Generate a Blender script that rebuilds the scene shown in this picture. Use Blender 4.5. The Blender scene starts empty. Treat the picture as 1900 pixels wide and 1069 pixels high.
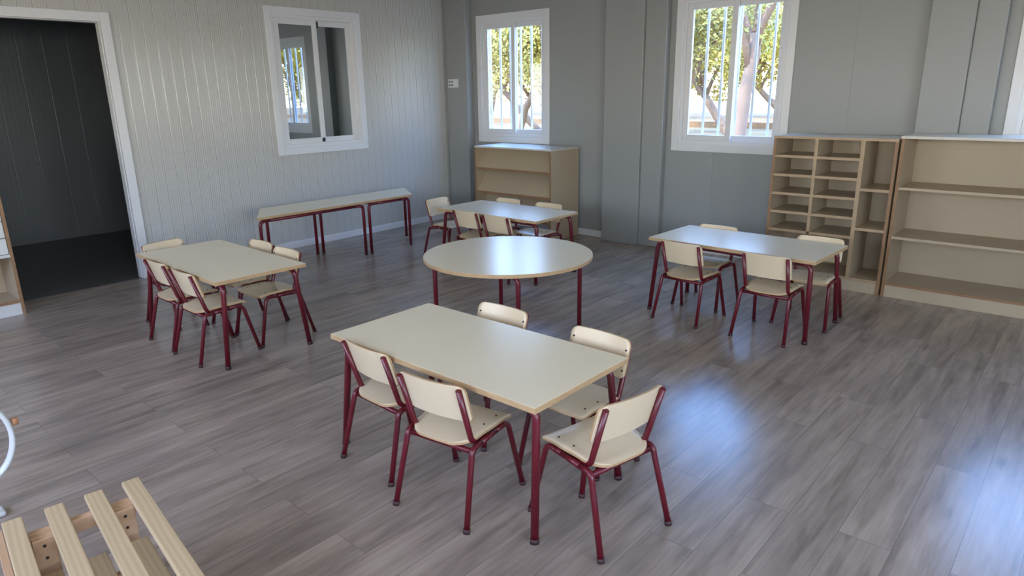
import bpy, bmesh, math, random
from mathutils import Vector, Matrix
random.seed(7)
PI = math.pi
S = bpy.context.scene
COL = S.collection

# ------------------------------------------------------------------ camera
def rig_camera():
    f, yaw, pitch, roll = 1261.88, -0.7215066, 0.2810752, -0.0160417
    fw = Vector((math.sin(yaw)*math.cos(pitch), math.cos(yaw)*math.cos(pitch), -math.sin(pitch)))
    r = Vector((math.cos(yaw), -math.sin(yaw), 0))
    u = r.cross(fw)
    c, s = math.cos(roll), math.sin(roll)
    r2 = c*r + s*u
    u2 = -s*r + c*u
    cam = bpy.data.cameras.new('camera')
    cam.sensor_width = 36
    cam.lens = f/1900*36
    cam.clip_start = 0.05
    o = bpy.data.objects.new('camera', cam)
    m = Matrix((r2, u2, -fw)).transposed().to_4x4()
    m.translation = (0, 0, 1.6)
    o.matrix_world = m
    COL.objects.link(o)
    S.camera = o
rig_camera()

# ------------------------------------------------------------------ light and exposure
S.view_settings.view_transform = 'Standard'
S.view_settings.look = 'None'
S.view_settings.gamma = 1
S.view_settings.use_curve_mapping = False
S.view_settings.exposure = 0.12

def make_world():
    w = bpy.data.worlds.new('sky'); S.world = w; w.use_nodes = True
    nt = w.node_tree; nt.nodes.clear()
    out = nt.nodes.new('ShaderNodeOutputWorld'); bg = nt.nodes.new('ShaderNodeBackground')
    tc = nt.nodes.new('ShaderNodeTexCoord'); sp = nt.nodes.new('ShaderNodeSeparateXYZ')
    cr = nt.nodes.new('ShaderNodeValToRGB')
    cr.color_ramp.elements[0].position = 0.0; cr.color_ramp.elements[0].color = (0.62, 0.59, 0.51, 1)
    cr.color_ramp.elements[1].position = 0.45; cr.color_ramp.elements[1].color = (0.20, 0.42, 1.0, 1)
    e = cr.color_ramp.elements.new(0.14); e.color = (0.42, 0.56, 0.74, 1)
    nt.links.new(tc.outputs['Generated'], sp.inputs[0]); nt.links.new(sp.outputs['Z'], cr.inputs[0])
    nt.links.new(cr.outputs[0], bg.inputs[0]); bg.inputs[1].default_value = 17.0
    nt.links.new(bg.outputs[0], out.inputs[0])
make_world()

def add_sun():
    l = bpy.data.lights.new('sun', 'SUN'); l.energy = 7.5; l.angle = 0.01; l.color = (1, 0.93, 0.8)
    o = bpy.data.objects.new('sun', l); COL.objects.link(o)
    d = Vector((0.35, 0.75, -0.95))
    o.rotation_euler = d.to_track_quat('-Z', 'Y').to_euler()
add_sun()

def area(name, loc, direction, sx, sy, power, color):
    l = bpy.data.lights.new(name, 'AREA'); l.shape = 'RECTANGLE'; l.size = sx; l.size_y = sy
    l.energy = power; l.color = color
    o = bpy.data.objects.new(name, l); COL.objects.link(o); o.location = loc
    o.rotation_euler = Vector(direction).to_track_quat('-Z', 'Y').to_euler()
    return o
RX = 3.40        # right wall
RY = -1.7        # rear wall
# fill lamps added in made-up openings of the unseen right and rear walls
for y in (-0.5, 1.6):
    area('window_fill_lamp', (RX+0.02, y, 1.72), (-1, 0, -0.5), 1.3, 1.05, {-0.5: 60, 1.6: 26}[y], (1.0, 0.97, 0.93))
for x in (-4.6, -1.6, 1.0):
    area('window_fill_lamp', (x, RY-0.02, 1.72), (0, 1, -0.6), 1.3, 1.05, {-4.6: 26, -1.6: 34, 1.0: 14}[x], (1.0, 0.87, 0.70))
for x in (-0.085, 2.70):  # more fill lamps, added in the last two back-wall windows
    area('window_fill_lamp', (x, 6.42, 1.75), (0, -1, -0.35), 0.92, 1.1, 3 if x < 1 else 34, (0.80, 0.90, 1.0))

# ------------------------------------------------------------------ helpers: materials
def mat(name, col, rough=0.5, spec=0.5, metal=0.0):
    m = bpy.data.materials.new(name); m.use_nodes = True
    b = m.node_tree.nodes['Principled BSDF']
    b.inputs['Base Color'].default_value = (*col, 1); b.inputs['Roughness'].default_value = rough
    b.inputs['Specular IOR Level'].default_value = spec; b.inputs['Metallic'].default_value = metal
    return m
def N(m, t, **k):
    n = m.node_tree.nodes.new(t)
    for a, v in k.items(): setattr(n, a, v)
    return n
def L(m, a, b): m.node_tree.links.new(a, b)
def bsdf(m): return m.node_tree.nodes['Principled BSDF']
def noisy(name, c1, c2, rough, scale=(6, 6, 6), detail=4, spec=0.5, bump=0.0, coord='Object', rvar=0.0):
    m = mat(name, c1, rough, spec)
    tc = N(m, 'ShaderNodeTexCoord'); mp = N(m, 'ShaderNodeMapping'); mp.inputs['Scale'].default_value = scale
    nz = N(m, 'ShaderNodeTexNoise'); nz.inputs['Detail'].default_value = detail; nz.inputs['Scale'].default_value = 1
    cr = N(m, 'ShaderNodeValToRGB')
    cr.color_ramp.elements[0].position = 0.3; cr.color_ramp.elements[1].position = 0.7
    cr.color_ramp.elements[0].color = (*c1, 1); cr.color_ramp.elements[1].color = (*c2, 1)
    L(m, tc.outputs[coord], mp.inputs[0]); L(m, mp.outputs[0], nz.inputs[0]); L(m, nz.outputs[0], cr.inputs[0])
    L(m, cr.outputs[0], bsdf(m).inputs['Base Color'])
    if bump:
        bp = N(m, 'ShaderNodeBump'); bp.inputs['Strength'].default_value = bump; bp.inputs['Distance'].default_value = 0.002
        L(m, nz.outputs[0], bp.inputs['Height']); L(m, bp.outputs[0], bsdf(m).inputs['Normal'])
    return m

M = {}
M['laminate'] = noisy('cream_laminate', (0.79, 0.70, 0.50), (0.82, 0.73, 0.53), 0.24, (3, 3, 3), spec=1.0)
M['seat'] = noisy('cream_seat_laminate', (0.69, 0.565, 0.375), (0.72, 0.595, 0.40), 0.3, (5, 5, 5))
M['beech'] = noisy('beech_edge', (0.43, 0.28, 0.14), (0.51, 0.35, 0.19), 0.45, (14, 14, 60))
M['cab'] = noisy('cabinet_melamine', (0.44, 0.35, 0.235), (0.475, 0.38, 0.255), 0.42, (2, 2, 2))
M['cabedge'] = noisy('cabinet_brown_edge', (0.25, 0.135, 0.065), (0.31, 0.175, 0.085), 0.45, (10, 10, 30))
M['cablip'] = noisy('cabinet_beech_lip', (0.40, 0.28, 0.165), (0.45, 0.325, 0.195), 0.45, (10, 10, 10))
M['cabtop'] = noisy('cabinet_pale_top', (0.60, 0.57, 0.50), (0.63, 0.60, 0.53), 0.3, (2, 2, 2))
M['tray'] = noisy('white_tray', (0.60, 0.60, 0.57), (0.64, 0.64, 0.6), 0.4, (3, 3, 3))
M['red'] = noisy('crimson_enamel', (0.098, 0.0042, 0.0105), (0.118, 0.0055, 0.0135), 0.3, (9, 9, 9))
M['cap'] = noisy('dark_rubber', (0.035, 0.012, 0.014), (0.05, 0.016, 0.018), 0.6, (30, 30, 30))
M['bolt'] = mat('dark_bolt', (0.05, 0.035, 0.03), 0.4, 0.5, 0.6)
M['white'] = noisy('white_lacquer', (0.70, 0.71, 0.71), (0.73, 0.74, 0.74), 0.32, (3, 3, 3))
M['whitemetal'] = noisy('white_bar_paint', (0.72, 0.66, 0.58), (0.76, 0.70, 0.62), 0.4, (3, 3, 3))
M['plastic'] = noisy('white_plastic', (0.62, 0.65, 0.64), (0.66, 0.69, 0.68), 0.35, (6, 6, 6))
M['black'] = mat('black_plastic', (0.02, 0.02, 0.02), 0.5)
M['ceiling'] = noisy('ceiling_paint', (0.80, 0.79, 0.75), (0.82, 0.81, 0.77), 0.6, (1, 1, 1))
M['peg'] = noisy('wooden_peg', (0.36, 0.16, 0.07), (0.45, 0.22, 0.10), 0.5, (20, 20, 60))

def panel_wall(name, axis, pitch, col, rough, strength, fine=True):
    """painted sheet panel with upright grooves; axis = object axis across the grooves"""
    m = mat(name, col, rough, 0.55)
    tc = N(m, 'ShaderNodeTexCoord'); sp = N(m, 'ShaderNodeSeparateXYZ'); L(m, tc.outputs['Object'], sp.inputs[0])
    def grooves(p, w):
        d = N(m, 'ShaderNodeMath', operation='DIVIDE'); d.inputs[1].default_value = p; L(m, sp.outputs[axis], d.inputs[0])
        fr = N(m, 'ShaderNodeMath', operation='FRACT'); L(m, d.outputs[0], fr.inputs[0])
        s = N(m, 'ShaderNodeMath', operation='SUBTRACT'); s.inputs[1].default_value = 0.5; L(m, fr.outputs[0], s.inputs[0])
        a = N(m, 'ShaderNodeMath', operation='ABSOLUTE'); L(m, s.outputs[0], a.inputs[0])
        g = N(m, 'ShaderNodeMapRange', interpolation_type='SMOOTHSTEP'); g.inputs['From Min'].default_value = 0.0
        g.inputs['From Max'].default_value = w/p; L(m, a.outputs[0], g.inputs['Value'])
        return g.outputs[0]
    g1 = grooves(pitch, 0.008)
    add = N(m, 'ShaderNodeMath', operation='MULTIPLY_ADD')
    g2 = grooves(pitch/5 if fine else 1.18, 0.006 if fine else 0.010)
    L(m, g2, add.inputs[0]); add.inputs[1].default_value = 0.22 if fine else 1.0; L(m, g1, add.inputs[2])
    mp = N(m, 'ShaderNodeMapping'); L(m, tc.outputs['Object'], mp.inputs[0]); mp.inputs['Scale'].default_value = (5, 5, 0.6)
    nz = N(m, 'ShaderNodeTexNoise'); L(m, mp.outputs[0], nz.inputs[0]); nz.inputs['Scale'].default_value = 1.5
    ad2 = N(m, 'ShaderNodeMath', operation='MULTIPLY_ADD'); L(m, nz.outputs[0], ad2.inputs[0]); ad2.inputs[1].default_value = 0.9
    L(m, add.outputs[0], ad2.inputs[2])
    bp = N(m, 'ShaderNodeBump'); bp.inputs['Strength'].default_value = strength; bp.inputs['Distance'].default_value = 0.003
    L(m, ad2.outputs[0], bp.inputs['Height']); L(m, bp.outputs[0], bsdf(m).inputs['Normal'])
    return m
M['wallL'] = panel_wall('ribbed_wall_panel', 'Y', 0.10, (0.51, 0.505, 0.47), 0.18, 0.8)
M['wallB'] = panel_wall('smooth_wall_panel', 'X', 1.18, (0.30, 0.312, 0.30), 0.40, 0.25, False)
M['wallShade'] = panel_wall('shade_tinted_panel', 'Y', 0.25, (0.24, 0.26, 0.27), 0.35, 0.5)  # the far room's lack of light is put into this darker wall colour

def floor_mat():
    m = mat('grey_oak_vinyl', (0.25, 0.22, 0.2), 0.33, 0.6)
    tc = N(m, 'ShaderNodeTexCoord'); sp = N(m, 'ShaderNodeSeparateXYZ'); L(m, tc.outputs['Object'], sp.inputs[0])
    cb = N(m, 'ShaderNodeCombineXYZ'); L(m, sp.outputs['Y'], cb.inputs['X']); L(m, sp.outputs['X'], cb.inputs['Y'])
    br = N(m, 'ShaderNodeTexBrick', offset=0.37, offset_frequency=2); L(m, cb.outputs[0], br.inputs['Vector'])
    br.inputs['Scale'].default_value = 1; br.inputs['Brick Width'].default_value = 1.22; br.inputs['Row Height'].default_value = 0.18
    br.inputs['Mortar Size'].default_value = 0.0012; br.inputs['Mortar Smooth'].default_value = 0.2
    br.inputs['Color1'].default_value = (0.0, 0.0, 0.0, 1); br.inputs['Color2'].default_value = (1, 1, 1, 1)
    br.inputs['Mortar'].default_value = (0.5, 0.5, 0.5, 1)
    # the grain shifts from plank to plank
    off = N(m, 'ShaderNodeVectorMath', operation='MULTIPLY_ADD'); L(m, br.outputs['Color'], off.inputs[0])
    off.inputs[1].default_value = (7.3, 11.1, 3.7); L(m, tc.outputs['Object'], off.inputs[2])
    def nz(sc, scale, det, dist=0.0):
        mp = N(m, 'ShaderNodeMapping'); mp.inputs['Scale'].default_value = sc; L(m, off.outputs[0], mp.inputs[0])
        n = N(m, 'ShaderNodeTexNoise'); n.inputs['Scale'].default_value = scale; n.inputs['Detail'].default_value = det
        n.inputs['Distortion'].default_value = dist; n.inputs['Roughness'].default_value = 0.62
        L(m, mp.outputs[0], n.inputs[0]); return n.outputs[0]
    g1 = nz((16, 1.6, 1), 1.0, 6, 0.35); g2 = nz((70, 3.5, 1), 1.0, 3, 0.3); g3 = nz((3.2, 1.1, 1), 1.0, 3, 0.4)
    cr = N(m, 'ShaderNodeValToRGB'); L(m, g1, cr.inputs[0])
    el = cr.color_ramp.elements
    el[0].position = 0.30; el[0].color = (0.205, 0.164, 0.130, 1); el[1].position = 0.68; el[1].color = (0.355, 0.296, 0.240, 1)
    e = el.new(0.5); e.color = (0.298, 0.245, 0.199, 1)
    mx = N(m, 'ShaderNodeMixRGB', blend_type='OVERLAY'); mx.inputs[0].default_value = 0.24; L(m, cr.outputs[0], mx.inputs[1]); L(m, g2, mx.inputs[2])
    cr3 = N(m, 'ShaderNodeValToRGB'); L(m, g3, cr3.inputs[0])
    cr3.color_ramp.elements[0].position = 0.34; cr3.color_ramp.elements[0].color = (0.33, 0.325, 0.32, 1)
    cr3.color_ramp.elements[1].position = 0.62; cr3.color_ramp.elements[1].color = (0.62, 0.60, 0.58, 1)
    mx3 = N(m, 'ShaderNodeMixRGB', blend_type='OVERLAY'); mx3.inputs[0].default_value = 0.55; L(m, mx.outputs[0], mx3.inputs[1]); L(m, cr3.outputs[0], mx3.inputs[2])
    tn = N(m, 'ShaderNodeMapRange'); L(m, br.outputs['Color'], tn.inputs['Value']); tn.inputs['To Min'].default_value = 0.94; tn.inputs['To Max'].default_value = 1.06
    mu = N(m, 'ShaderNodeVectorMath', operation='SCALE'); L(m, mx3.outputs[0], mu.inputs[0]); L(m, tn.outputs[0], mu.inputs['Scale'])
    seam = N(m, 'ShaderNodeMixRGB'); L(m, br.outputs['Fac'], seam.inputs[0]); L(m, mu.outputs[0], seam.inputs[1]); seam.inputs[2].default_value = (0.16, 0.135, 0.12, 1)
    # sparse dark knots, stretched along the plank
    mk = N(m, 'ShaderNodeMapping'); mk.inputs['Scale'].default_value = (4.6, 1.5, 1); L(m, off.outputs[0], mk.inputs[0])
    vo = N(m, 'ShaderNodeTexVoronoi'); vo.inputs['Scale'].default_value = 1.0; vo.inputs['Randomness'].default_value = 1.0; L(m, mk.outputs[0], vo.inputs['Vector'])
    dn = N(m, 'ShaderNodeMath', operation='MULTIPLY_ADD'); L(m, g2, dn.inputs[0]); dn.inputs[1].default_value = 0.16; L(m, vo.outputs['Distance'], dn.inputs[2])
    kn = N(m, 'ShaderNodeMapRange', interpolation_type='SMOOTHSTEP'); L(m, dn.outputs[0], kn.inputs['Value'])
    kn.inputs['From Min'].default_value = 0.09; kn.inputs['From Max'].default_value = 0.24; kn.inputs['To Min'].default_value = 0.66; kn.inputs['To Max'].default_value = 1.0
    km = N(m, 'ShaderNodeVectorMath', operation='SCALE'); L(m, seam.outputs[0], km.inputs[0]); L(m, kn.outputs[0], km.inputs['Scale'])
    L(m, km.outputs[0], bsdf(m).inputs['Base Color'])
    rr = N(m, 'ShaderNodeMapRange'); L(m, g1, rr.inputs['Value']); rr.inputs['To Min'].default_value = 0.22; rr.inputs['To Max'].default_value = 0.28
    L(m, rr.outputs[0], bsdf(m).inputs['Roughness'])
    bp = N(m, 'ShaderNodeBump'); bp.inputs['Strength'].default_value = 0.10; bp.inputs['Distance'].default_value = 0.002
    L(m, g2, bp.inputs['Height']); L(m, bp.outputs[0], bsdf(m).inputs['Normal'])
    return m
M['floor'] = floor_mat()

def pine_mat():
    m = mat('raw_pine', (0.6, 0.42, 0.22), 0.55, 0.35)
    tc = N(m, 'ShaderNodeTexCoord'); mp = N(m, 'ShaderNodeMapping'); mp.inputs['Scale'].default_value = (1.0, 9, 9)
    L(m, tc.outputs['Object'], mp.inputs[0])
    wv = N(m, 'ShaderNodeTexWave', wave_type='BANDS', bands_direction='Y'); wv.inputs['Scale'].default_value = 2.2
    wv.inputs['Distortion'].default_value = 5; wv.inputs['Detail'].default_value = 2; wv.inputs['Detail Scale'].default_value = 0.8
    L(m, mp.outputs[0], wv.inputs[0])
    cr = N(m, 'ShaderNodeValToRGB'); L(m, wv.outputs[0], cr.inputs[0])
    cr.color_ramp.elements[0].color = (0.45, 0.335, 0.19, 1); cr.color_ramp.elements[1].color = (0.52, 0.395, 0.23, 1)
    L(m, cr.outputs[0], bsdf(m).inputs['Base Color'])
    return m
M['pine'] = pine_mat()
M['pinedark'] = noisy('orange_pine', (0.44, 0.275, 0.155), (0.52, 0.345, 0.21), 0.5, (3, 20, 20))

def glass_mat(name, refl, tint):
    m = bpy.data.materials.new(name); m.use_nodes = True; nt = m.node_tree; nt.nodes.clear()
    o = N(m, 'ShaderNodeOutputMaterial'); t = N(m, 'ShaderNodeBsdfTransparent'); g = N(m, 'ShaderNodeBsdfGlossy'); mx = N(m, 'ShaderNodeMixShader')
    t.inputs[0].default_value = (*tint, 1); g.inputs['Roughness'].default_value = 0.01; g.inputs[0].default_value = (0.9, 0.95, 1, 1)
    mx.inputs[0].default_value = refl
    L(m, t.outputs[0], mx.inputs[1]); L(m, g.outputs[0], mx.inputs[2]); L(m, mx.outputs[0], o.inputs[0])
    return m
M['glass'] = glass_mat('window_glass', 0.05, (0.96, 0.98, 0.97))
M['glassR'] = glass_mat('reflective_window_glass', 0.42, (0.45, 0.5, 0.5))

# ------------------------------------------------------------------ helpers: meshes and objects
def bx(bm, x0, x1, y0, y1, z0, z1, mi=0):
    v = [bm.verts.new(p) for p in ((x0,y0,z0),(x1,y0,z0),(x1,y1,z0),(x0,y1,z0),(x0,y0,z1),(x1,y0,z1),(x1,y1,z1),(x0,y1,z1))]
    fs = []
    for q in ((3,2,1,0),(4,5,6,7),(0,1,5,4),(1,2,6,5),(2,3,7,6),(3,0,4,7)):
        f = bm.faces.new([v[i] for i in q]); f.material_index = mi; fs.append(f)
    return v, fs
def box(*a):
    bm = bmesh.new(); bx(bm, *a); return bm
def fillet(pts, r, n=6):
    P = [Vector(p) for p in pts]; out = [P[0]]
    for i in range(1, len(P)-1):
        a, b, c = P[i-1], P[i], P[i+1]
        d1 = (a-b).normalized(); d2 = (c-b).normalized(); ang = d1.angle(d2)
        rr = r[i-1] if isinstance(r, (list, tuple)) else r
        t = min(rr/math.tan(ang/2), (a-b).length*0.49, (c-b).length*0.49)
        p0 = b+d1*t; p2 = b+d2*t
        for k in range(n+1):
            s = k/n; out.append(p0*(1-s)**2 + b*2*s*(1-s) + p2*s*s)
    out.append(P[-1]); return out
def tube(bm, pts, r, seg=12, mi=0):
    P = [Vector(p) for p in pts]; rings = []
    t0 = (P[1]-P[0]).normalized()
    nrm = t0.orthogonal().normalized()
    for i, p in enumerate(P):
        if i == 0: t = t0
        elif i == len(P)-1: t = (P[i]-P[i-1]).normalized()
        else: t = ((P[i]-P[i-1]).normalized() + (P[i+1]-P[i]).normalized()).normalized()
        nrm = (nrm - t*nrm.dot(t)).normalized(); b = t.cross(nrm)
        rings.append([bm.verts.new(p + (nrm*math.cos(2*PI*k/seg) + b*math.sin(2*PI*k/seg))*r) for k in range(seg)])
    for a, c in zip(rings, rings[1:]):
        for k in range(seg):
            f = bm.faces.new((a[k], a[(k+1) % seg], c[(k+1) % seg], c[k])); f.smooth = True; f.material_index = mi
    f = bm.faces.new(list(reversed(rings[0]))); f.material_index = mi
    f = bm.faces.new(rings[-1]); f.material_index = mi
def prism(bm, outline, z0, z1, mi_top=0, mi_side=1):
    a = [bm.verts.new((x, y, z0)) for x, y in outline]; b = [bm.verts.new((x, y, z1)) for x, y in outline]
    n = len(outline)
    f = bm.faces.new(list(reversed(a))); f.material_index = mi_top
    f = bm.faces.new(b); f.material_index = mi_top
    for i in range(n):
        f = bm.faces.new((a[i], a[(i+1) % n], b[(i+1) % n], b[i])); f.material_index = mi_side
def obj(name, bm, m, parent=None, bevel=0.0, kind=None, label=None):
    bmesh.ops.recalc_face_normals(bm, faces=bm.faces[:])
    me = bpy.data.meshes.new(name); bm.to_mesh(me); bm.free()
    for q in (m if isinstance(m, (list, tuple)) else [m]): me.materials.append(q)
    o = bpy.data.objects.new(name, me); COL.objects.link(o)
    if parent: o.parent = parent
    if bevel:
        md = o.modifiers.new('bevel', 'BEVEL'); md.width = bevel; md.segments = 2; md.limit_method = 'ANGLE'; md.angle_limit = 0.6
    if kind: o['kind'] = kind
    if label: o['label'] = label
    return o
def thing(name, label, cat, loc=(0, 0, 0), rz=0.0, group=None):
    o = bpy.data.objects.new(name, None); COL.objects.link(o); o.empty_display_size = 0.05
    o.location = loc; o.rotation_euler = (0, 0, rz); o['label'] = label; o['category'] = cat
    if group: o['group'] = group
    return o
def tag(o, label, cat, group=None):
    o['label'] = label; o['category'] = cat
    if group: o['group'] = group
    return o
def copy_tree(o, parent=None):
    kids = [c for c in bpy.data.objects if c.parent == o]
    c = o.copy(); COL.objects.link(c)
    if parent: c.parent = parent
    for k in kids: copy_tree(k, c)
    return c

# ------------------------------------------------------------------ the room
XL, YB, ZC = -6.55, 6.34, 2.82
def wall(name, along, fixed0, fixed1, a0, a1, z0, z1, holes, m):
    """along 'x' or 'y'; holes = (a0,a1,z0,z1)"""
    bm = bmesh.new()
    A = sorted({a0, a1, *[h[0] for h in holes], *[h[1] for h in holes]})
    Z = sorted({z0, z1, *[h[2] for h in holes], *[h[3] for h in holes]})
    for i in range(len(A)-1):
        for j in range(len(Z)-1):
            ca, cz = (A[i]+A[i+1])/2, (Z[j]+Z[j+1])/2
            if any(h[0] < ca < h[1] and h[2] < cz < h[3] for h in holes): continue
            if along == 'y': bx(bm, fixed0, fixed1, A[i], A[i+1], Z[j], Z[j+1])
            else: bx(bm, A[i], A[i+1], fixed0, fixed1, Z[j], Z[j+1])
    bmesh.ops.remove_doubles(bm, verts=bm.verts[:], dist=1e-5)
    seen = {}
    for f in bm.faces[:]:
        k = tuple(sorted(round(c, 4) for v in f.verts for c in v.co)) + tuple(round(c, 4) for c in f.calc_center_median())
        seen.setdefault(k, []).append(f)
    kill = [f for l in seen.values() if len(l) > 1 for f in l]
    bmesh.ops.delete(bm, geom=kill, context='FACES_ONLY')
    return obj(name, bm, m, kind='structure')

obj('floor', box(XL-0.03, RX+0.1, RY-0.1, YB+0.1, -0.08, 0.0), M['floor'], kind='structure')
M['floorShade'] = noisy('shade_tinted_vinyl', (0.085, 0.088, 0.095), (0.11, 0.11, 0.115), 0.35, (1.5, 9, 1))  # dimness beyond the doorway put into a darker floor colour
obj('floor_far', box(-9.6, XL-0.03, RY-0.1, YB+0.1, -0.08, 0.0), M['floorShade'], kind='structure')
obj('ceiling', box(-9.6, RX+0.1, RY-0.1, YB+0.1, ZC, ZC+0.12), M['ceiling'], kind='structure')
W1 = (3.806, 4.956); W2 = (-6.08, -4.955); W3 = (-3.397, -2.25); W4 = (-0.66, 0.49); W_FILL = (2.13, 3.28)
WZ = (1.005, 2.478); IN = 0.065
wall('wall_left', 'y', XL-0.10, XL, RY, YB, 0, ZC,
     [(1.345, 2.33, 0, 2.23), (W1[0]+IN, W1[1]-IN, WZ[0]+IN-.01, 2.455-IN)], M['wallL'])
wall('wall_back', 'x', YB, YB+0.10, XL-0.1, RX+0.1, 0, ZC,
     [(w[0]+IN, w[1]-IN, WZ[0]+IN, WZ[1]-IN) for w in (W2, W3, W4, W_FILL)], M['wallB'])
wall('wall_right', 'y', RX, RX+0.10, RY, YB, 0, ZC, [(y-0.65, y+0.65, 1.15, 2.3) for y in (-0.5, 1.6)], M['wallL'])  # openings added to hold the fill lamps
wall('wall_rear', 'x', RY-0.10, RY, XL-0.1, RX+0.1, 0, ZC, [(x-0.65, x+0.65, 1.15, 2.3) for x in (-4.6, -1.6, 1.0)], M['wallB'])  # openings here are also added, for the rear fill lamps
# the dark room behind the door
wall('wall_far', 'y', -9.35, -9.25, RY, YB, 0, ZC, [], M['wallShade'])
wall('wall_far_end', 'x', YB, YB+0.1, -9.35, XL-0.1, 0, ZC, [], M['wallShade'])
wall('wall_far_start', 'x', RY-0.1, RY, -9.35, XL-0.1, 0, ZC, [], M['wallShade'])

def skirt(name, x0, x1, y0, y1):
    bm = bmesh.new(); bx(bm, x0, x1, y0, y1, 0, 0.075)
    obj(name, bm, M['white'], kind='structure', bevel=0.004)
skirt('baseboard_left', XL, XL+0.014, 2.40, YB-0.11)
skirt('baseboard_left', XL, XL+0.014, RY, 1.29)
skirt('baseboard_back', -6.06, -4.15, YB-0.014, YB)
skirt('baseboard_back', -3.46, -1.235, YB-0.014, YB)
skirt('baseboard_back', -0.745, RX, YB-0.014, YB)
obj('baseboard_far', box(-9.25, -9.236, RY, YB, 0, 0.075), M['wallShade'], kind='structure')

# pilasters (sheet-metal column covers) on the back wall
def pilaster(name, x0, x1, y0):
    obj(name, box(x0, x1, y0, YB, 0, ZC), M['wallB'], kind='structure', bevel=0.006)
pilaster('trim_1', XL, -6.165, 6.23)
pilaster('trim_2', -4.15, -3.70, 6.23)
pilaster('trim_3', -3.70, -3.465, 6.262)
pilaster('trim_4', -1.23, -0.935, 6.23)
pilaster('trim_5', -0.935, -0.745, 6.262)
bm = bmesh.new(); bx(bm, XL, XL+0.03, YB-0.135, YB-0.105, 0, ZC)
obj('trim_6', bm, M['wallB'], kind='structure')

# door casing
bm = bmesh.new()
bx(bm, XL-0.02, XL+0.016, 2.31, 2.385, 0, 2.285); bx(bm, XL-0.02, XL+0.016, 1.30, 1.368, 0, 2.285)
bx(bm, XL-0.02, XL+0.016, 1.368, 2.31, 2.212, 2.285)
bx(bm, XL-0.10, XL-0.02, 2.305, 2.33, 0, 2.23); bx(bm, XL-0.10, XL-0.02, 1.345, 1.37, 0, 2.23); bx(bm, XL-0.10, XL-0.02, 1.37, 2.305, 2.205, 2.23)
obj('door_1', bm, M['white'], kind='structure', bevel=0.003)

# windows: local frame u = along wall, z up, n = into room
def window(name, origin, rz, w, z0, z1, glass, bars, latch=False):
    root = bpy.data.objects.new(name, None); COL.objects.link(root); root.location = origin; root.rotation_euler = (0, 0, rz)
    root['kind'] = 'structure'
    h = w/2
    def frame(bm, a0, a1, b0, b1, t, n0, n1):
        bx(bm, a0, a0+t, n0, n1, b0, b1); bx(bm, a1-t, a1, n0, n1, b0, b1)
        bx(bm, a0+t, a1-t, n0, n1, b0, b0+t); bx(bm, a0+t, a1-t, n0, n1, b1-t, b1)
    bm = bmesh.new(); frame(bm, -h, h, z0, z1, 0.072, -0.016, 0.0); obj('casing', bm, M['white'], root, bevel=0.003)
    bm = bmesh.new(); frame(bm, -h+0.066, h-0.066, z0+0.066, z1-0.066, 0.038, 0.0, 0.098); obj('window_frame', bm, M['white'], root, bevel=0.002)
    i0, i1, j0, j1 = -h+0.104, h-0.104, z0+0.104, z1-0.104
    for k, (a0, a1, n0) in enumerate(((i0, 0.028, 0.012), (-0.028, i1, 0.045))):
        bm = bmesh.new(); frame(bm, a0, a1, j0, j1, 0.055, n0, n0+0.026)
        s = obj('sash', bm, M['white'], root, bevel=0.003)
        obj('pane', box(a0+0.05, a1-0.05, n0+0.011, n0+0.015, j0+0.05, j1-0.05), glass, s)
    if latch:
        obj('latch', box(0.028, 0.045, 0.003, 0.035, j1-0.075, j1-0.012), M['black'], root, label='small black guide at the top of the meeting rail')
        obj('latch', box(-0.02, 0.012, 0.002, 0.011, j0+0.008, j0+0.05), M['black'], root, label='small black guide at the foot of the meeting rail')
    if bars:
        for k in (-3, -2, -1, 0, 1, 2, 3):
            a = 0.163*k
            bm = bmesh.new(); tube(bm, [(a, 0.16, z0+0.02), (a, 0.16, z1-0.02)], 0.0135, 8)
            obj('grille_bar', bm, M['whitemetal'], root, label='white upright security bar outside the glass')
        for zz in (z0+0.05, z1-0.05):
            obj('grille_rail', box(-h+0.05, h-0.05, 0.150, 0.170, zz-0.015, zz+0.015), M['whitemetal'], root)
    return root
window('window_1', (XL, (W1[0]+W1[1])/2, 0), PI/2, W1[1]-W1[0], WZ[0]-0.01, 2.455, M['glassR'], False, True)
window('window_2', ((W2[0]+W2[1])/2, YB, 0), 0, W2[1]-W2[0], *WZ, M['glass'], True)
window('window_3', ((W3[0]+W3[1])/2, YB, 0), 0, W3[1]-W3[0], *WZ, M['glass'], True)
window('fill_window', ((W_FILL[0]+W_FILL[1])/2, YB, 0), 0, W_FILL[1]-W_FILL[0], *WZ, M['glass'], True)  # unseen window, added to carry a fill lamp
window('window_4', ((W4[0]+W4[1])/2, YB, 0), 0, W4[1]-W4[0], *WZ, M['glass'], True)

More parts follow.
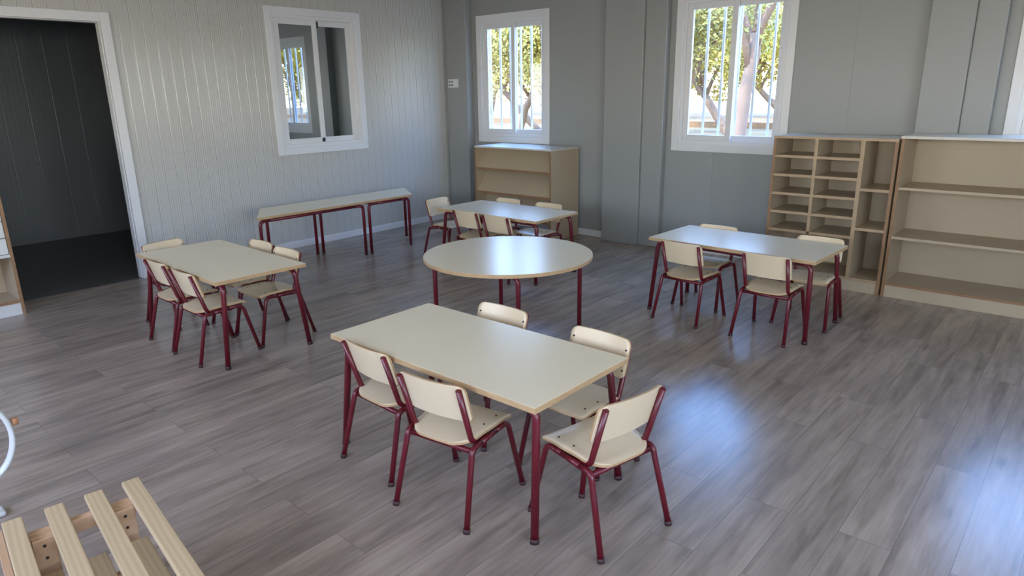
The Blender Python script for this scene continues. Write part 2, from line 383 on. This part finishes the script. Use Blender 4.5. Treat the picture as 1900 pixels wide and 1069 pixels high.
# ------------------------------------------------------------------ chair
def grid_plate(rows, n, fpos, thick, nrmdir):
    """rows: (v, half-width); fpos(u, v)->top point; thick along nrmdir; slot0 faces, slot1 edge"""
    bm = bmesh.new(); top = []; bot = []
    d = Vector(nrmdir)*thick
    for v, hw in rows:
        r = [Vector(fpos(-hw+2*hw*k/n, v)) for k in range(n+1)]
        top.append([bm.verts.new(p) for p in r]); bot.append([bm.verts.new(p-d) for p in r])
    R = len(rows)-1
    for i in range(R):
        for k in range(n):
            f = bm.faces.new((top[i][k], top[i][k+1], top[i+1][k+1], top[i+1][k])); f.smooth = True
            f = bm.faces.new((bot[i][k], bot[i+1][k], bot[i+1][k+1], bot[i][k+1])); f.smooth = True
        for k in (0, n):
            f = bm.faces.new((top[i][k], top[i+1][k], bot[i+1][k], bot[i][k])); f.material_index = 1
    for i in (0, R):
        for k in range(n):
            f = bm.faces.new((top[i][k], top[i][k+1], bot[i][k+1], bot[i][k])); f.material_index = 1
    return bm
def rounded_rows(v0, v1, hw, r0, r1, taper=0.0, n=7):
    rows = []
    for k in range(n+1):
        a = PI/2*k/n; rows.append((v0+r0*(1-math.cos(a)), hw-r0+r0*math.sin(a)))
    for k in range(1, 5):
        rows.append((v0+r0+(v1-v0-r0-r1)*k/5, hw))
    for k in range(n+1):
        a = PI/2*(1-k/n); rows.append((v1-r1*(1-math.cos(a)), hw-r1+r1*math.sin(a)))
    return [(v, max(h-taper*(v-v0)/(v1-v0), 0.01)) for v, h in rows]

PT = 0.566    # top of the back posts
def post_y(z): return -0.098-(z-0.335)*0.30
def make_chair(label, cat, group):
    t = thing('school_chair', label, cat, group=group)
    # seat: front edge nearly square, rear corners rounded wide; a shallow dip behind, rolled down in front
    def seatz(y):
        z = 0.345
        if y > 0.10: z -= 0.8*(y-0.10)**2*3
        if y < -0.02: z += -0.10*(abs(y+0.02))
        return z
    rows = rounded_rows(-0.145, 0.165, 0.157, 0.075, 0.018, 0.0)
    rows = [(v, h-(0.018*max(0, (0.0-v))/0.145)) for v, h in rows]
    obj('seat', grid_plate(rows, 12, lambda x, y: (x, y, seatz(y)-0.006*(1-(x/0.157)**2)), 0.010, (0, 0, 1)), [M['seat'], M['beech']], t)
    seat = [c for c in bpy.data.objects if c.parent == t][0]
    for sx, sy in ((-0.115, 0.105), (0.115, 0.105), (-0.115, 0.02), (0.115, 0.02)):
        bm = bmesh.new(); tube(bm, [(sx, sy, 0.3395), (sx, sy, 0.3445)], 0.0045, 8); obj('screw', bm, M['bolt'], seat)
    # backrest
    def bp(x, z): return (x, post_y(z)+0.024-0.020*(1-(x/0.159)**2), z)
    rows = rounded_rows(0.418, 0.578, 0.159, 0.022, 0.030)
    br = obj('backrest', grid_plate(rows, 14, bp, 0.010, (0, 1, 0)), [M['seat'], M['beech']], t)
    for s in (-1, 1):
        for z in (0.45, 0.535):
            bm = bmesh.new(); y = bp(s*0.142, z)[1]
            tube(bm, [(s*0.142, y-0.002, z), (s*0.142, y+0.0035, z)], 0.0045, 8); obj('bolt', bm, M['bolt'], br)
    r = 0.0118
    for s in (-1, 1):
        # legs: rear and front, each with its bend into the rail
        for kind, foot, knee, into in (('rear', (s*0.178, -0.198, 0.0), (s*0.158, -0.118, 0.310), (s*0.158, -0.06, 0.313)),
                                       ('front', (s*0.178, 0.200, 0.0), (s*0.156, 0.125, 0.322), (s*0.157, 0.04, 0.318))):
            pts = fillet([foot, knee, into], 0.045 if kind == 'front' else 0.03)
            bm = bmesh.new(); tube(bm, pts, r, 10); lg = obj('leg', bm, M['red'], t)
            d = (Vector(knee)-Vector(foot)).normalized()
            bm = bmesh.new(); tube(bm, [Vector(foot), Vector(foot)+d*0.018], r+0.002, 10)
            # level the cap on the floor
            for v in bm.verts: v.co.z = max(v.co.z, 0.0)
            obj('foot_cap', bm, M['cap'], lg)
        bm = bmesh.new(); tube(bm, [(s*0.158, -0.06, 0.313), (s*0.157, 0.04, 0.318)], r, 10); obj('seat_rail', bm, M['red'], t)
        bm = bmesh.new()
        tube(bm, fillet([(s*0.142, post_y(PT), PT), (s*0.139, post_y(0.315), 0.318), (s*0.128, 0.03, 0.318)], 0.045), r, 10)
        obj('back_post', bm, M['red'], t)
    for y, z in ((-0.115, 0.300), (0.05, 0.312)):
        bm = bmesh.new(); tube(bm, [(-0.155, y, z), (0.155, y, z)], r*0.92, 10); obj('cross_tube', bm, M['red'], t)
    # flatten everything that dips under the floor
    for c in bpy.data.objects:
        if c.parent == t and c.name.startswith('leg'):
            for v in c.data.vertices: v.co.z = max(v.co.z, 0.0)
    return t

CH = [  # x, y, facing angle (deg, 90 = +y), label, group
 (-2.245, 1.765, 88, 'cream chair, left one on the near side of the front table', 'front'),
 (-1.803, 1.707, 98, 'cream chair seen from behind, right one on the near side of the front table', 'front'),
 (-1.275, 1.938, 168, 'cream school chair pulled out and turned at the right end of the front table', 'front'),
 (-1.572, 2.216, -93, 'cream chair at the far right corner of the front table, seat half under it', 'front'),
 (-2.150, 2.225, -90, 'cream chair behind the front table, only its back showing before the round table', 'front'),
 (-4.190, 1.850, 90, 'cream chair at the doorway table, near side, by its right front leg', 'door'),
 (-4.593, 1.860, 90, 'cream chair at the doorway table, near side, next to its left front leg', 'door'),
 (-4.205, 2.275, -90, 'cream chair on the far right side of the doorway table, seat showing past the corner', 'door'),
 (-4.590, 2.300, -90, 'cream chair on the far side of the doorway table, left of the other far one', 'door'),
 (-5.030, 2.020, 9, 'cream school chair at the left end of the doorway table, beside the door casing', 'door'),
 (-4.315, 4.440, 90, 'cream chair on the near left side of the corner table before the display shelf', 'corner'),
 (-3.935, 4.425, 90, 'cream chair on the near right side of the corner table before the display shelf', 'corner'),
 (-4.470, 4.900, -90, 'cream chair on the far left side of the corner table, back to the display shelf', 'corner'),
 (-3.960, 4.900, -90, 'cream chair far right at the corner table, before the side of the display shelf', 'corner'),
 (-4.930, 4.660, 3, 'cream chair pulled out at the left end of the corner table', 'corner'),
 (-2.150, 4.390, 86, 'cream chair on the near left side of the table by the cubby shelf', 'cubby'),
 (-1.565, 4.390, 90, 'cream school chair on the near right side of the table by the cubby shelf', 'cubby'),
 (-2.215, 4.800, -90, 'cream school chair on the far left side of the table by the cubby shelf', 'cubby'),
 (-1.460, 4.830, -88, 'cream chair on the far right side of the table by the cubby shelf', 'cubby'),
]
GN = {'front': 'school chairs around the front table', 'door': 'school chairs around the table by the doorway',
      'corner': 'school chairs around the table in the corner', 'cubby': 'school chairs around the table by the cubby shelf'}
proto = make_chair(CH[0][3], 'chair', GN['front'])
for i, (x, y, a, lb, g) in enumerate(CH):
    c = proto if i == 0 else copy_tree(proto)
    c.location = (x, y, 0); c.rotation_euler = (0, 0, math.radians(a-90)); c['label'] = lb; c['group'] = GN[g]

# ------------------------------------------------------------------ tables
TH = 0.556; TT = 0.024; TR = 0.0155
def leg_frame(t, a, b, zt, bend=0.055, foot=None):
    """two legs and the rail between them: an upside-down U"""
    a = Vector((*a, 0)); b = Vector((*b, 0)); d = (b-a).normalized(); up = Vector((0, 0, zt))
    foot = foot or (a, b)
    for p, q, ft in ((a, d, foot[0]), (b, -d, foot[1])):
        ft = Vector((ft[0], ft[1], 0.0))
        bm = bmesh.new(); tube(bm, fillet([ft, p+up, p+up+q*0.10], bend, 8), TR, 12)
        for v in bm.verts: v.co.z = max(v.co.z, 0.0)
        lg = obj('leg', bm, M['red'], t)
        bm = bmesh.new(); tube(bm, [ft, ft+(p+up-ft).normalized()*0.02], TR+0.002, 12)
        for v in bm.verts: v.co.z = max(v.co.z, 0.0)
        obj('foot_cap', bm, M['cap'], lg)
    bm = bmesh.new(); tube(bm, [a+up+d*0.10, b+up-d*0.10], TR, 12); obj('frame_rail', bm, M['red'], t)
def cross(t, a, b, z):
    bm = bmesh.new(); tube(bm, [(*a, z), (*b, z)], TR*0.85, 10); obj('cross_rail', bm, M['red'], t)
def make_table(label, group):
    t = thing('school_table', label, 'table', group=group)
    bm = bmesh.new(); prism(bm, [(-0.6, -0.3), (0.6, -0.3), (0.6, 0.3), (-0.6, 0.3)], TH-TT, TH)
    obj('tabletop', bm, [M['laminate'], M['beech']], t, bevel=0.002)
    zt = TH-TT-TR-0.001
    for s in (-1, 1): leg_frame(t, (-0.555, s*0.236), (0.555, s*0.236), zt, 0.055, ((-0.58, s*0.283), (0.58, s*0.283)))
    for s in (-1, 1): cross(t, (s*0.45, -0.236), (s*0.45, 0.236), zt)
    return t
TG = 'rectangular cream school tables'
TB = [(-1.947, 1.940, 0, 'cream rectangular school table with red tube legs in the foreground'),
      (-4.425, 2.040, -1, 'cream rectangular school table with red tube legs nearest the dark doorway'),
      (-4.140, 4.640, 0, 'cream rectangular school table with red tube legs in front of the display shelf'),
      (-1.875, 4.640, -2, 'cream rectangular school table with red tube legs beside the cubby shelf')]
pt = make_table(TB[0][3], TG)
for i, (x, y, a, lb) in enumerate(TB):
    c = pt if i == 0 else copy_tree(pt)
    c.location = (x, y, 0); c.rotation_euler = (0, 0, math.radians(a)); c['label'] = lb

t = thing('round_table', 'round cream school table with red tube legs in the middle of the room', 'table', (-2.965, 3.335, 0))
bm = bmesh.new(); prism(bm, [(0.568*math.cos(2*PI*k/96), 0.568*math.sin(2*PI*k/96)) for k in range(96)], TH-TT, TH)
for f in bm.faces:
    if f.material_index == 1: f.smooth = False
obj('tabletop', bm, [M['laminate'], M['beech']], t, bevel=0.002)
q = [(0.329, 0.370), (-0.370, 0.329), (-0.329, -0.370), (0.370, -0.329)]
leg_frame(t, q[2], q[3], TH-TT-TR-0.001, 0.07); leg_frame(t, q[0], q[1], TH-TT-TR-0.001, 0.07)
for a, b in ((q[2], q[1]), (q[3], q[0])):
    a, b = Vector(a), Vector(b); d = (q2 := Vector(q[3])-Vector(q[2])).normalized()*0.1
    if a.x > 0: d = -d
    cross(t, a+d, b+d, TH-TT-TR-0.001)

def trapezoid(label, y0, y1, long_front):
    t = thing('trapezoid_table', label, 'table', (0, 0, 0), group='trapezoid tables placed end to end along the ribbed wall')
    xf, xb = -5.640, -6.12; ym = (y0+y1)/2; hl, hs = 0.6, 0.3
    f, b = (hl, hs) if long_front else (hs, hl)
    t.location = (-5.88, ym, 0)
    dx = 0.24
    bm = bmesh.new(); prism(bm, [(dx, -f), (dx, f), (-dx, b), (-dx, -b)], TH-TT, TH)
    obj('tabletop', bm, [M['laminate'], M['beech']], t, bevel=0.002)
    zt = TH-TT-TR-0.001
    leg_frame(t, (dx-0.02, -f+0.035), (dx-0.02, f-0.035), zt); leg_frame(t, (-dx+0.035, -b+0.035), (-dx+0.035, b-0.035), zt)
    cross(t, (dx-0.02, -f+0.17), (-dx+0.035, -b+0.12+0.02), zt); cross(t, (dx-0.02, f-0.17), (-dx+0.035, b-0.14), zt)
trapezoid('narrow trapezoid school table against the ribbed wall, left one below the window', 3.0, 4.198, True)
trapezoid('narrow trapezoid school table against the ribbed wall, right one nearer the corner', 3.902, 5.10, False)

# ------------------------------------------------------------------ cabinets
CY = 5.79
def cabinet_display():
    x0, x1, y1, h, d = -5.655, -4.525, CY+0.01, 1.0, 0.51
    t = thing('display_shelf', 'low cream display shelf with slanted shelves under the back window', 'shelf', ((x0+x1)/2, y1+d/2, 0))
    hw = (x1-x0)/2; f = -d/2; b = d/2
    for s in (-1, 1):
        bm = bmesh.new(); bx(bm, *sorted((s*hw, s*(hw-0.018))), f+0.004, b, 0, h-0.018); sp_ = obj('side_panel', bm, M['cab'], t)
        obj('edge_strip', box(*sorted((s*hw, s*(hw-0.018))), f, f+0.004, 0, h-0.018), M['cabedge'], sp_)
    obj('top_board', box(-hw, hw, f, b, h-0.018, h), [M['cabtop']], t, bevel=0.002)
    obj('back_panel', box(-hw+0.018, hw-0.018, b-0.012, b, 0.08, h-0.018), M['cab'], t)
    for i, z in enumerate((0.745, 0.47, 0.20)):
        bm = bmesh.new()
        zt = min(z+0.245, h-0.02) if i == 0 else z+0.245
        v = [(-hw+0.018, f+0.01, z), (hw-0.018, f+0.01, z), (hw-0.018, f+0.20, zt), (-hw+0.018, f+0.20, zt)]
        a = [bm.verts.new(p) for p in v]; c = [bm.verts.new((p[0], p[1]+0.012, p[2]-0.006)) for p in v]
        bm.faces.new(a); bm.faces.new(list(reversed(c)))
        for k in range(4): bm.faces.new((a[k], a[(k+1) % 4], c[(k+1) % 4], c[k]))
        sl = obj('slanted_shelf', bm, M['cab'], t)
        obj('shelf_lip', box(-hw+0.018, hw-0.018, f+0.002, f+0.018, z-0.012, z+0.012), M['cabedge'], sl)
    obj('plinth', box(-hw+0.018, hw-0.018, f+0.02, f+0.038, 0, 0.08), M['cab'], t)
cabinet_display()

def shelf_board(bm_parent, x0, x1, f, b, z, t=0.022, lip=True):
    o = obj('shelf', box(x0, x1, f+0.004, b, z-t, z), M['cab'], bm_parent)
    if lip: obj('edge_strip', box(x0, x1, f, f+0.004, z-t, z), M['cablip'], o)
def cabinet_cubby():
    x0, x1, h, d = -2.160, -1.228, 1.215, 0.40
    cx = (x0+x1)/2
    t = thing('cubby_shelf', 'tall cream cubby shelf with small pigeonholes and three tall compartments', 'shelf', (cx, CY+d/2, 0))
    f, b = -d/2, d/2; L0, L1 = x0-cx, x1-cx
    for a0, a1 in ((L0, L0+0.022), (L1-0.022, L1)):
        o = obj('side_panel', box(a0, a1, f+0.004, b, 0, h-0.02), M['cab'], t)
        obj('edge_strip', box(a0, a1, f, f+0.004, 0, h-0.02), M['cabedge'], o)
    o = obj('top_board', box(L0, L1, f+0.004, b, h-0.02, h), M['cabtop'], t)
    obj('edge_strip', box(L0, L1, f, f+0.004, h-0.02, h), M['cablip'], o)
    obj('back_panel', box(L0+0.022, L1-0.022, b-0.01, b, 0.1, h-0.02), M['cab'], t)
    d1 = (-1.828-cx, -1.804-cx); d2 = (-1.486-cx, -1.456-cx)
    for a0, a1, zb in ((*d1, 0.446), (*d2, 0.11)):
        o = obj('divider', box(a0, a1, f+0.004, b-0.01, zb, h-0.02), M['cab'], t)
        obj('edge_strip', box(a0, a1, f, f+0.004, zb, h-0.02), M['cablip'], o)
    for z in (1.062, 0.908, 0.754, 0.600, 0.446):
        shelf_board(t, L0+0.022, d1[0], f, b-0.01, z); shelf_board(t, d1[1], d2[0], f, b-0.01, z)
    for z in (0.832, 0.521): shelf_board(t, d2[1], L1-0.022, f, b-0.01, z)
    shelf_board(t, L0+0.022, L1-0.022, f, b-0.01, 0.112)
    obj('plinth', box(L0+0.022, L1-0.022, f+0.012, f+0.03, 0, 0.09), M['cab'], t)
cabinet_cubby()
def cabinet_open():
    x0, x1, h, d = -1.212, 0.0, 1.240, 0.43
    cx = (x0+x1)/2
    t = thing('open_shelf', 'wide cream open shelf unit with two long shelves, right of the cubby shelf', 'shelf', (cx, CY+d/2, 0))
    f, b = -d/2, d/2; L0, L1 = x0-cx, x1-cx
    for a0, a1 in ((L0, L0+0.022), (L1-0.022, L1)):
        o = obj('side_panel', box(a0, a1, f+0.004, b, 0, h-0.02), M['cab'], t)
        obj('edge_strip', box(a0, a1, f, f+0.004, 0, h-0.02), M['cabedge'], o)
    o = obj('top_board', box(L0-0.004, L1+0.004, f-0.004, b, h-0.02, h), M['cabtop'], t, bevel=0.002)
    obj('back_panel', box(L0+0.022, L1-0.022, b-0.01, b, 0.1, h-0.02), M['cab'], t)
    for z in (0.860, 0.482): shelf_board(t, L0+0.022, L1-0.022, f+0.004, b-0.01, z, 0.02, False)
    o = obj('shelf', box(L0+0.022, L1-0.022, f+0.004, b-0.01, 0.094, 0.116), M['cab'], t)
    obj('edge_strip', box(L0+0.022, L1-0.022, f, f+0.004, 0.094, 0.116), M['cabedge'], o)
    obj('plinth', box(L0+0.022, L1-0.022, f+0.004, f+0.024, 0, 0.094), M['cab'], t)
cabinet_open()
def cabinet_left():
    y1 = 1.292; w = 1.0; h = 1.24; xf = -6.172
    t = thing('drawer_shelf', 'cream shelf with white tray fronts beside the dark doorway', 'shelf', (XL+0.19, y1-w/2, 0), 0)
    f = xf-(XL+0.19); b = -0.185; h0, h1 = -w/2, w/2
    for a0, a1 in ((h0, h0+0.022), (h1-0.022, h1)):
        o = obj('side_panel', box(b, f-0.004, a0, a1, 0, h-0.02), M['cab'], t)
        obj('edge_strip', box(f-0.004, f, a0, a1, 0, h-0.02), M['cabedge'], o)
    obj('top_board', box(b, f, h0, h1, h-0.02, h), M['cabtop'], t)
    obj('back_panel', box(b, b+0.01, h0+0.022, h1-0.022, 0.1, h-0.02), M['cab'], t)
    for z in (1.00, 0.475, 0.115):
        o = obj('shelf', box(b+0.01, f-0.004, h0+0.022, h1-0.022, z-0.022, z), M['cab'], t)
        obj('edge_strip', box(f-0.004, f, h0+0.022, h1-0.022, z-0.022, z), M['cabedge'] if z != 0.475 else M['tray'], o)
    obj('plinth', box(f-0.024, f-0.006, h0+0.022, h1-0.022, 0, 0.093), M['tray'], t, label='white plinth')
    o = obj('divider', box(b+0.01, f-0.006, -0.010, 0.010, 0.475, 0.978), M['cab'], t)
    for a0, a1 in ((h0+0.025, -0.013), (0.013, h1-0.025)):
        for k in range(4):
            z0 = 0.478+k*0.125
            obj('tray', box(f-0.30, f-0.003, a0, a1, z0, z0+0.12), M['tray'], t, bevel=0.004, label='white tray front')
cabinet_left()

# ------------------------------------------------------------------ wall socket plate
t = thing('wall_switch', 'small white switch plate high on the corner pilaster', 'switch', (-6.398, 6.23, 1.71))
obj('plate', box(-0.085, 0.085, -0.014, 0, -0.052, 0.052), M['plastic'], t, bevel=0.003)
for x in (-0.055, -0.015):
    for z in (-0.02, 0.02):
        bm = bmesh.new(); tube(bm, [(x, -0.0145, z), (x, -0.012, z)], 0.011, 12); obj('socket_hole', bm, M['bolt'], t)
obj('rocker', box(0.02, 0.075, -0.022, -0.012, -0.04, 0.04), M['white'], t, bevel=0.003)

# ------------------------------------------------------------------ pine slatted rack in the foreground
def slat_rack():
    ZT = 0.40; a = math.radians(-7.3)
    t = thing('slatted_pine_rack', 'raw pine slatted rack with upper and lower slats in the near left corner', 'rack', (-2.249, 0.647, 0), a)
    # local: x runs along the slats towards the camera side, y across; slat 4 centre at y=0, others at -y
    P = 0.1065; Ln = 1.05
    for k in range(4):
        y = -k*P
        obj('slat', box(0, Ln, y-0.0255, y+0.0255, ZT-0.020, ZT), M['pine'], t, bevel=0.003)
    for k in range(3):
        y = -0.040-k*0.112
        obj('lower_slat', box(0.205, Ln, y-0.030, y+0.026, ZT-0.115, ZT-0.097), M['pine'], t, bevel=0.003)
    for x0 in (0.072, Ln-0.11):
        obj('cross_beam', box(x0, x0+0.026, -3*P-0.02, 0.018, ZT-0.066, ZT-0.021), M['pinedark'], t, bevel=0.002)
    for x0 in (0.30, Ln-0.16):
        obj('lower_beam', box(x0, x0+0.024, -3*P+0.0, -0.02, ZT-0.160, ZT-0.116), M['pinedark'], t, bevel=0.002)
    for x0, s in ((0.099, 1), (Ln-0.155, -1)):
        for y in (-0.052, -2*P-0.050):
            lg = obj('leg', box(x0, x0+0.022, y-0.030, y+0.030, 0, ZT-0.021), M['pinedark'], t, bevel=0.002)
            lgn = obj('leg_block', box(x0+0.0225, x0+0.04, y-0.028, y+0.028, ZT-0.24, ZT-0.0215), M['pinedark'], t, bevel=0.002)
            for z in (ZT-0.045, ZT-0.085):
                bm = bmesh.new(); tube(bm, [(x0+0.0395, y, z), (x0+0.041, y, z)], 0.005, 8); obj('screw', bm, M['bolt'], lgn)
    obj('side_rail', box(0.02, Ln, -3*P-0.047, -3*P-0.027, ZT-0.16, ZT-0.012), M['pinedark'], t, bevel=0.002, label='orange pine side rail on the outer side')
slat_rack()

# ------------------------------------------------------------------ white hoop on its foot
def hoop():
    t = thing('white_hoop_stand', 'white round hoop on a small foot with a wooden knob, cut by the left edge', 'hoop', (-3.13, 0.388, 0), 0)
    # ring stands upright; its plane faces the middle of the room
    a = math.radians(90-7)
    u = Vector((-math.sin(math.radians(10))*1.0, math.cos(math.radians(10)), 0)); u = Vector((0.02, 1, 0)).normalized()
    R, zc = 0.172, 0.322
    bm = bmesh.new(); n = 48; m = 12; V = []
    w = Vector((1, 0, 0)); w = (w-u*w.dot(u)).normalized()
    for i in range(n):
        th = 2*PI*i/n; c = u*math.cos(th)*0.13+Vector((0, 0, zc+math.sin(th)*R)); rd = (u*math.cos(th)+Vector((0, 0, math.sin(th)))).normalized()
        V.append([bm.verts.new(c + rd*math.cos(2*PI*j/m)*0.010 + w*math.sin(2*PI*j/m)*0.022) for j in range(m)])
    for i in range(n):
        for j in range(m):
            f = bm.faces.new((V[i][j], V[(i+1) % n][j], V[(i+1) % n][(j+1) % m], V[i][(j+1) % m])); f.smooth = True
    obj('ring', bm, M['plastic'], t)
    bm = bmesh.new(); p = u*0.139+Vector((0, 0, zc+0.045)); tube(bm, [p, p+u*0.020], 0.016, 14); obj('wooden_knob', bm, M['peg'], t)
    bm = bmesh.new(); tube(bm, [(0, 0, 0.02), (0, 0, zc-R-0.008)], 0.012, 12); obj('stem', bm, M['plastic'], t)
    obj('foot', box(-0.035, 0.035, -0.12, 0.05, 0, 0.022), M['plastic'], t, bevel=0.008)
hoop()

# ------------------------------------------------------------------ outside
def ground_mat():
    m = mat('sandy_ground', (0.4, 0.32, 0.22), 0.9, 0.2)
    tc = N(m, 'ShaderNodeTexCoord'); nz = N(m, 'ShaderNodeTexNoise'); nz.inputs['Scale'].default_value = 0.5; nz.inputs['Detail'].default_value = 8
    L(m, tc.outputs['Object'], nz.inputs[0]); cr = N(m, 'ShaderNodeValToRGB'); L(m, nz.outputs[0], cr.inputs[0])
    cr.color_ramp.elements[0].position = 0.38; cr.color_ramp.elements[0].color = (0.15, 0.072, 0.026, 1)
    cr.color_ramp.elements[1].position = 0.60; cr.color_ramp.elements[1].color = (0.25, 0.14, 0.048, 1)
    L(m, cr.outputs[0], bsdf(m).inputs['Base Color']); return m
M['sand'] = ground_mat()
obj('ground', box(-90, 90, -30, 130, -0.6, -0.35), M['sand'], kind='structure')
obj('trim_7', box(-60, 60, 34.0, 34.4, -0.35, -0.05), noisy('earth_kerb', (0.20, 0.11, 0.05), (0.25, 0.14, 0.065), 0.9, (2, 2, 2)), kind='structure')
M['bark'] = noisy('bark', (0.17, 0.105, 0.065), (0.25, 0.16, 0.10), 0.9, (8, 8, 2), bump=0.4)
M['barkpink'] = noisy('pale_bark', (0.21, 0.125, 0.08), (0.26, 0.16, 0.10), 0.9, (6, 6, 2), bump=0.4)
M['leafA'] = noisy('olive_leaves', (0.22, 0.175, 0.025), (0.33, 0.26, 0.045), 0.7, (2, 2, 2))
M['leafB'] = noisy('yellow_green_leaves', (0.38, 0.285, 0.03), (0.50, 0.38, 0.055), 0.7, (2, 2, 2))
def tapered(bm, pts, r0, r1, seg=9):
    P = [Vector(p) for p in pts]; rings = []; nrm = Vector((1, 0, 0))
    for i, p in enumerate(P):
        t = (P[min(i+1, len(P)-1)]-P[max(i-1, 0)]).normalized(); nrm = (nrm-t*nrm.dot(t)).normalized(); b = t.cross(nrm)
        r = r0+(r1-r0)*i/(len(P)-1)
        rings.append([bm.verts.new(p+(nrm*math.cos(2*PI*k/seg)+b*math.sin(2*PI*k/seg))*r) for k in range(seg)])
    for a, c in zip(rings, rings[1:]):
        for k in range(seg):
            f = bm.faces.new((a[k], a[(k+1) % seg], c[(k+1) % seg], c[k])); f.smooth = True
    bm.faces.new(list(reversed(rings[0]))); bm.faces.new(rings[-1])
def make_tree(seed, label, leaf, bark, lean=0.6, low=2.0, leaves=9000, r=0.17, height=6.5):
    rnd = random.Random(seed)
    t = thing('olive_tree', label, 'tree', group='trees outside the windows')
    bm = bmesh.new(); tips = []
    th = rnd.uniform(0, 6.28)
    p = Vector((0, 0, -0.1)); pts = [p.copy()]
    for k in range(7):
        p = p+Vector((math.cos(th)*lean*0.18+rnd.uniform(-.07, .07), math.sin(th)*lean*0.18+rnd.uniform(-.07, .07), (low+0.4)/7)); pts.append(p.copy())
    tapered(bm, pts, r, r*0.72)
    for k in range(5):
        an = th+k*6.28/5+rnd.uniform(-.4, .4); q = p.copy() - Vector((0, 0, rnd.uniform(0.0, 0.9) if k else 0)); b = [q.copy()]
        if k: q = Vector(pts[5 if k % 2 else 6]); b = [q.copy()]
        for j in range(6):
            q = q+Vector((math.cos(an)*0.30+rnd.uniform(-.12, .12), math.sin(an)*0.30+rnd.uniform(-.12, .12), (height-low)/8*rnd.uniform(.8, 1.2))); b.append(q.copy()); 
            if j > 0: tips.append(q.copy())
        tapered(bm, b, r*0.5, r*0.12, 7)
    obj('trunk', bm, bark, t)
    bm = bmesh.new()
    blobs = []
    for q in tips:
        for _ in range(2): blobs.append((q+Vector((rnd.gauss(0, .55), rnd.gauss(0, .55), rnd.gauss(0, .45))), rnd.uniform(.35, .75)))
    for _ in range(leaves):
        c, s = rnd.choice(blobs)
        d = Vector((rnd.gauss(0, 1), rnd.gauss(0, 1), rnd.gauss(0, .9))); c = c+d*s*0.55
        if c.z < low-0.5: continue
        a = Vector((rnd.uniform(-1, 1), rnd.uniform(-1, 1), rnd.uniform(-1, 1))).normalized(); b = a.orthogonal().normalized()
        s2 = rnd.uniform(.05, .10)
        bm.faces.new([bm.verts.new(c+a*s2), bm.verts.new(c+b*s2*0.5), bm.verts.new(c-a*s2), bm.verts.new(c-b*s2*0.5)])
    o = obj('foliage', bm, leaf, t); o['kind'] = 'stuff'
    return t
kinds = [make_tree(3, '', M['leafA'], M['bark'], 0.9, 2.1), make_tree(11, '', M['leafB'], M['bark'], 1.6, 1.8),
         make_tree(23, '', M['leafA'], M['barkpink'], 0.3, 3.0, 4200, 0.20, 7.5)]
TP = [  # x, y, kind, rot, scale, label
 (-10.2, 19.5, 0, 0.4, 1.0, 'olive tree with a bent trunk in the middle of the right visible window'),
 (-12.6, 21.0, 1, 2.0, 1.0, 'leaning yellow green tree at the left of the right visible window'),
 (-7.75, 18.0, 2, 1.0, 1.0, 'straight pale pinkish trunk at the right edge of the right visible window'),
 (-15.5, 19.0, 1, 4.0, 1.0, 'olive tree at the left of the window over the display shelf'),
 (-17.6, 20.2, 0, 5.0, 1.0, 'olive tree in the middle of the window over the display shelf'),
 (-14.6, 19.4, 0, 2.6, 0.9, 'forked olive tree at the right of the window over the display shelf'),
 (-22.5, 28.0, 1, 1.1, 1.1, 'farther yellow green tree behind the window over the display shelf'),
 (-19.5, 26.5, 1, 3.3, 1.05, 'farther tree in the gap of the window over the display shelf'),
 (-11.8, 27.0, 1, 0.0, 1.1, 'farther yellow green tree behind the right visible window'),
 (-15.2, 28.5, 0, 0.9, 1.1, 'farther olive tree left behind the right visible window'),
 (-9.0, 26.0, 1, 5.3, 1.1, 'farther tree behind the pale trunk'),
 (14.0, 19.0, 0, 1.5, 1.0, 'olive tree mirrored in the pane of the inner window'),
 (18.5, 22.0, 1, 2.5, 1.1, 'yellow green tree mirrored in the pane of the inner window'),
 (10.5, 18.0, 1, 0.7, 1.0, 'tree mirrored at the right of the inner window pane'),
 (22.5, 24.0, 0, 3.7, 1.1, 'farther tree mirrored in the inner window pane'),
 (1.5, 19.0, 0, 3.0, 1.0, 'olive tree outside the window at the right edge'),
]
used = set()
for x, y, k, rz, sc, lb in TP:
    c = kinds[k] if k not in used else copy_tree(kinds[k]); used.add(k)
    c.location = (x, y, -0.35); c.rotation_euler = (0, 0, rz); c.scale = (sc, sc, sc); c['label'] = lb

rnd = random.Random(5)
for i, x in enumerate((-44, -37, -31, -26.5, -22, -17.5, -13, 20, 27, 34, 41)):
    c = copy_tree(kinds[i % 2]); c.location = (x, 46+rnd.uniform(-3, 4), -0.35); c.rotation_euler = (0, 0, rnd.uniform(0, 6))
    c.scale = (1.5, 1.5, 1.25); c['label'] = 'distant tree in the hazy treeline beyond the nearer trees'; c['group'] = 'distant treeline'
